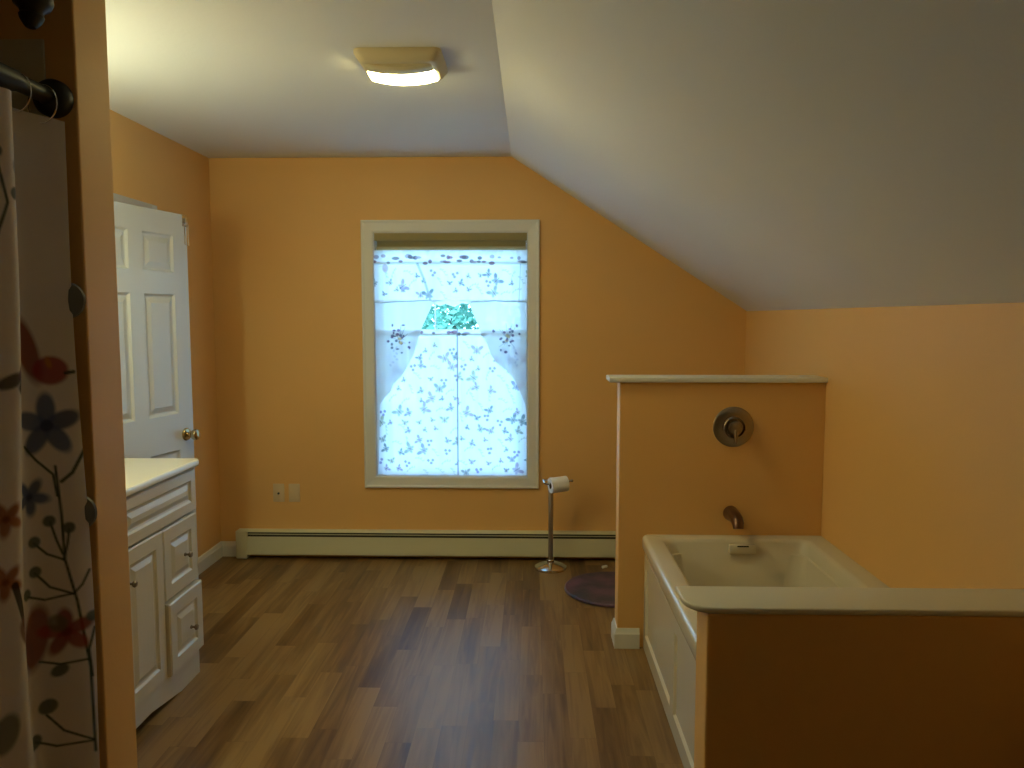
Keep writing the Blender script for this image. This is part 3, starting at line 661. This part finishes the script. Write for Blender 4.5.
# ------------------------------------------------------------------ ceiling fan light
cl = thing('ceiling_fan_light', 'square cream ceiling fan grille with a lit curved lens', 'ceiling light', (-.489, 3.01, ZC))
ax0, ax1, ay0, ay1 = -.648, -.330, 2.870, 3.150
b = BM(); Q = lambda d, z, r: [(x, y, z) for x, y in rrect(ax0 + d, ax1 - d, ay0 + d, ay1 - d, r, 5)]
loft(b, [Q(0, ZC - .0005, .03), Q(0, ZC - .012, .03), Q(.018, ZC - .040, .03), Q(.030, ZC - .044, .025), Q(.046, ZC - .044, .02), Q(.052, ZC - .034, .02)]); link('grille', b, M['vent'], cl, True)
def lensgrid(bm, x0, x1, y0, y1, z0, sag):
    q = bmesh.new(); nx, ny = 20, 10; g = {}
    for i in range(nx + 1):
        for j in range(ny + 1):
            u, v = i / nx * 2 - 1, j / ny * 2 - 1; g[i, j] = q.verts.new((x0 + (x1 - x0) * i / nx, y0 + (y1 - y0) * j / ny, z0 - .006 - sag * (1 - u * u) ** .9 - .010 * (1 - v ** 4)))
    for i in range(nx):
        for j in range(ny): q.faces.new((g[i, j], g[i + 1, j], g[i + 1, j + 1], g[i, j + 1]))
    bd = [g[i, 0] for i in range(nx + 1)] + [g[nx, j] for j in range(1, ny + 1)] + [g[i, ny] for i in range(nx - 1, -1, -1)] + [g[0, j] for j in range(ny - 1, 0, -1)]
    tp_ = [q.verts.new((v.co.x, v.co.y, z0)) for v in bd]
    for i in range(len(bd)): q.faces.new((bd[i], bd[(i + 1) % len(bd)], tp_[(i + 1) % len(bd)], tp_[i]))
    q.faces.new(tp_); merge(bm, q)
b = BM(); lensgrid(b, ax0 + .034, ax1 - .040, 2.914, 2.990, ZC - .036, .014); link('cover', b, M['vent'], cl, True)
b = BM(); lensgrid(b, ax0 + .030, ax1 - .036, 2.992, 3.118, ZC - .036, .018); link('lens', b, M['lens'], cl, True)

# ------------------------------------------------------------------ shower corner: rod, curtain, hooks, surround, wall fittings
b = BM(); box(b, XL + .001, -1.094, PY0 - .008, PY0 - .0005, .4, 2.122, .003); tag(link('shower_surround_panel', b, M['surround'], None, True), 'beige shower surround panel on the partition behind the shower curtain', 'wall panel')
RX, RZ = -1.074, 1.990
rd = thing('shower_curtain_rod', 'thick black shower curtain rod with a round wall flange', 'curtain rod', (RX, PY0, RZ))
b = BM(); lathe(b, [(0, 0), (.040, 0), (.042, .006), (.041, .022), (.034, .034), (.020, .042)], axis((RX, PY0 - .0005, RZ), (0, -1, 0)), 36, False); link('flange', b, M['bronze'], rd, True)
b = BM(); lathe(b, [(.0185, .03), (.0185, .15)], axis((RX, PY0, RZ), (0, -1, 0)), 24); lathe(b, [(.0225, .15), (.0225, 2.225)], axis((RX, PY0, RZ), (0, -1, 0)), 24); link('rod', b, M['bronze'], rd, True)
# cloth: folds hanging from the rod
ys = np.linspace(0.30, 1.752, 900); zs = np.linspace(1.955, 0.10, 620)
Yg, Zg = np.meshgrid(ys, zs); fl = (1.955 - Zg) / 1.855; Zg = Zg - .020 * (1 - fl) * np.clip((Yg - 1.67) / .08, 0, 1)
amp = .042
Xg = -1.084 + amp * np.cos(2 * PI * (Yg - 1.575) / .2) + .010 * np.sin(2 * PI * Yg / .47 + 2 * Zg) + 0.044 * fl ** 1.3 * np.clip((Yg - 1.60) / .15, 0, 1) + .006 * np.sin(5 * Zg + 20 * Yg) - .036 * fl * np.clip((1.66 - Yg) / .06, 0, 1)
ds = np.hypot(np.diff(Xg[310]), np.diff(ys)); Sarc = np.concatenate([[0], np.cumsum(ds)]); Sarc = Sarc - Sarc[-1]; U = np.repeat(Sarc[None], len(zs), 0); V = Zg
C = np.ones(U.shape + (4,)); C[..., :3] = (0.86, 0.78, 0.74); C[..., 3] = 0
RED, BLUE, DG, ORG, BUD = (0.50, 0.06, 0.045), (0.10, 0.13, 0.27), (0.055, 0.075, 0.055), (0.42, 0.14, 0.05), (0.12, 0.14, 0.12)
def zc(py): return 1.5 - 1.70 * math.tan(math.atan((py - 384) / 780) + math.radians(4.8366))
def uc(px, py):   # arc position from the free edge for a place on the last fold
    edge = 66 + (py - 150) * .066; return (px - edge) * .00222
def flower(cu, cv, R_, col, n=5, rot=0.0):
    for k in range(n):
        a = rot + 2 * PI * k / n; blend(C, ell(U, V, cu + .55 * R_ * math.cos(a), cv + .55 * R_ * math.sin(a), .55 * R_, .30 * R_, a, .008), [c * (0.8 + .4 * ((k * 37) % 5) / 5) for c in col], .9)
    blend(C, ell(U, V, cu, cv, .2 * R_, .2 * R_, 0, .006), [c * .5 for c in col], .8)
def stem(pts, r=.0028): blend(C, line(U, V, [(uc(*p), zc(p[1])) for p in pts], r, .003), DG, .95)
def bud(px, py, r=.012, col=BUD, rx=1.0, a=0): blend(C, ell(U, V, uc(px, py), zc(py), r * rx, r, a, .005), col, .9)
# red petal and blossom, blue flower
blend(C, ell(U, V, uc(33, 350), zc(350), .024, .075, .25, .01), (0.28, 0.06, 0.035), .9); blend(C, ell(U, V, uc(56, 372), zc(372), .038, .032, 0, .008), (0.36, 0.055, 0.06), .9)
blend(C, ell(U, V, uc(54, 364), zc(364), .006, .012, .3, .005), (0.55, 0.22, 0.05), .8)
stem([(70, 375), (78, 374)], .004); flower(uc(52, 428), zc(428), .068, BLUE, 5, .3)
stem([(30, 447), (42, 462), (58, 478), (62, 500)]); stem([(88, 455), (76, 478), (66, 486)], .004); flower(uc(36, 498), zc(498), .040, BLUE, 5, 1.0)
stem([(60, 470), (66, 520), (70, 566), (82, 610), (96, 680), (104, 768)], .003)
for p in ([(42, 545), (54, 558), (69, 566)], [(73, 536), (72, 550), (69, 566)], [(56, 526), (62, 545), (68, 560)], [(44, 575), (58, 592), (78, 602)], [(92, 580), (86, 594), (79, 602)], [(36, 596), (54, 604), (78, 602)]): stem(p, .0026)
for p in ((42, 544), (73, 534), (55, 525), (44, 574), (35, 594)): bud(*p, r=.013)
blend(C, ell(U, V, uc(46, 640), zc(640), .030, .075, -.15, .01), (0.25, 0.045, 0.03), .85); flower(uc(74, 640), zc(640), .052, (0.33, 0.07, 0.06), 5, .4)
blend(C, ell(U, V, uc(66, 630), zc(630), .018, .022, .5, .008), (0.16, 0.14, 0.08), .8)
for p in ([(52, 665), (70, 672), (94, 672)], [(60, 720), (76, 740), (102, 756)], [(48, 742), (70, 754), (102, 757)], [(98, 640), (94, 662), (98, 690)]): stem(p, .0026)
bud(61, 712, .018, BUD, 1.1); bud(47, 742, .017, BUD, 1.2); bud(70, 678, .014, BUD, 1.3, .4); bud(96, 628, .013, BUD)
# the fold nearer the camera and on along the cloth
for k in range(40):
    R = random.Random(100 + k); cu = -R.uniform(.19, 3.0); cv = R.uniform(.2, 1.85); t = R.random()
    if t < .35: flower(cu, cv, R.uniform(.035, .065), R.choice([BLUE, RED, ORG]), 5, R.random())
    elif t < .6: blend(C, ell(U, V, cu, cv, .016, .04, R.uniform(-1, 1), .006), BUD, .9)
    else:
        blend(C, line(U, V, [(cu, cv), (cu + .03, cv + .1), (cu + .01, cv + .2)], .0028), DG, .9); blend(C, ell(U, V, cu + .01, cv + .2, .014, .014), BUD, .9); blend(C, ell(U, V, cu + .05, cv + .12, .013, .013), BUD, .9)
for px, py, kind in ((8, 178, 'blue'), (12, 382, 'leaf'), (6, 520, 'org'), (6, 583, 'org'), (21, 612, 'brown'), (5, 735, 'leaf2')):
    d = np.array([px - 512.0, 780.0, 384.0 - py]); th = math.radians(4.8366); ph = math.radians(1.4636)
    dy = d[1] * math.cos(th) + d[2] * math.sin(th); dz = -d[1] * math.sin(th) + d[2] * math.cos(th); dx = d[0] * math.cos(ph) - dy * math.sin(ph); dy = dy * math.cos(ph) + d[0] * math.sin(ph)
    er = np.hypot(Xg / Yg - dx / dy, (Zg - 1.5) / Yg - dz / dy) + np.where(Yg > 1.665, 9, 0); i_, j_ = np.unravel_index(np.argmin(er), er.shape); cu, cv = U[i_, j_], V[i_, j_]
    if kind == 'blue': flower(cu, cv, .055, BLUE, 5, .3)
    elif kind == 'leaf': blend(C, ell(U, V, cu, cv, .030, .014, .4, .006), (0.10, 0.08, 0.07), .9); blend(C, ell(U, V, cu + .03, cv + .02, .020, .010, 1.0, .006), (0.16, 0.08, 0.10), .9); blend(C, ell(U, V, cu + .03, cv - .02, .018, .010, -.6, .006), (0.08, 0.07, 0.06), .9)
    elif kind == 'org': flower(cu, cv, .036, ORG, 5, .8)
    elif kind == 'brown': blend(C, line(U, V, [(cu - .01, cv + .06), (cu, cv + .02), (cu + .012, cv - .03)], .008), (0.06, 0.04, 0.03), .9); blend(C, ell(U, V, cu + .012, cv - .045, .016, .030, .2, .006), (0.30, 0.16, 0.12), .9)
    else: blend(C, ell(U, V, cu, cv, .026, .045, -.4, .008), (0.22, 0.22, 0.18), .9)
cur = cloth('shower_curtain', U, V, np.stack([Xg, Yg, Zg], -1), C, M['shower'])
tag(cur, 'white shower curtain with red and blue watercolour flowers', 'shower curtain')
# chrome curtain rings
for k in range(8):
    y = 1.728 - .2 * k; o = BM(); rr = .036
    if k == 1: y = 1.64
    tube(o, [(RX + rr * .9 * math.cos(a), y + .004 * math.sin(a), RZ - .022 + rr * 1.15 * math.sin(a)) for a in [2 * PI * i / 24 for i in range(24)]], .0016, 8, True)
    tag(link('curtain_ring', o, M['chrome'], None, True), 'chrome ring on the shower rod nearest the wall flange' if k == 0 else 'chrome ring on the shower rod, next from the wall flange' if k == 1 else 'thin chrome ring along the shower rod, nearer the camera', 'curtain ring', 'rings of the shower curtain')
def knob(px, z, r, label):
    o = thing('round_wall_hook', label, 'hook', (px, PY0, z)); q = BM(); lathe(q, [(0, 0), (.012, 0), (.012, .012), (r * .9, .016), (r, .022), (r * .96, .028), (r * .6, .034), (0, .036)], axis((px, PY0 - .0003, z), (0, -1, 0)), 32, False); link('knob_face', q, M['grey'], o, True)
knob(-1.056, 1.540, .041, 'upper round grey wall hook half hidden by the shower curtain'); knob(-1.052, 1.050, .041, 'lower round grey wall hook half hidden by the shower curtain')
sh = thing('shower_spray', 'dark shower head high on the wall above the curtain rod', 'shower head', (-1.075, PY0 - .02, 2.19))
hp = Vector((-1.056, 1.68, 2.150)); hd = Vector((.05, .1, 1))
b = BM(); lathe(b, [(0, 0), (.026, 0), (.024, .008), (.012, .012)], axis((-1.085, PY0 - .0005, 2.235), (0, -1, 0)), 24, False); link('wall_flange', b, M['bronze'], sh, True)
b = BM(); tube(b, [(-1.085, PY0 - .010, 2.235), (-1.078, PY0 - .04, 2.238), (-1.065, PY0 - .08, 2.228), tuple(hp + hd * .055)], .0105, 12); link('arm', b, M['bronze'], sh, True)
b = BM(); lathe(b, [(0, .06), (.016, .055), (.022, .045), (.038, .030), (.040, .018), (.036, .006), (.024, -.004), (.022, -.012), (.0245, -.016), (.022, -.024), (.014, -.036), (.010, -.040), (0, -.041)], axis(hp, hd), 28, False); link('head', b, M['bronze'], sh, True)
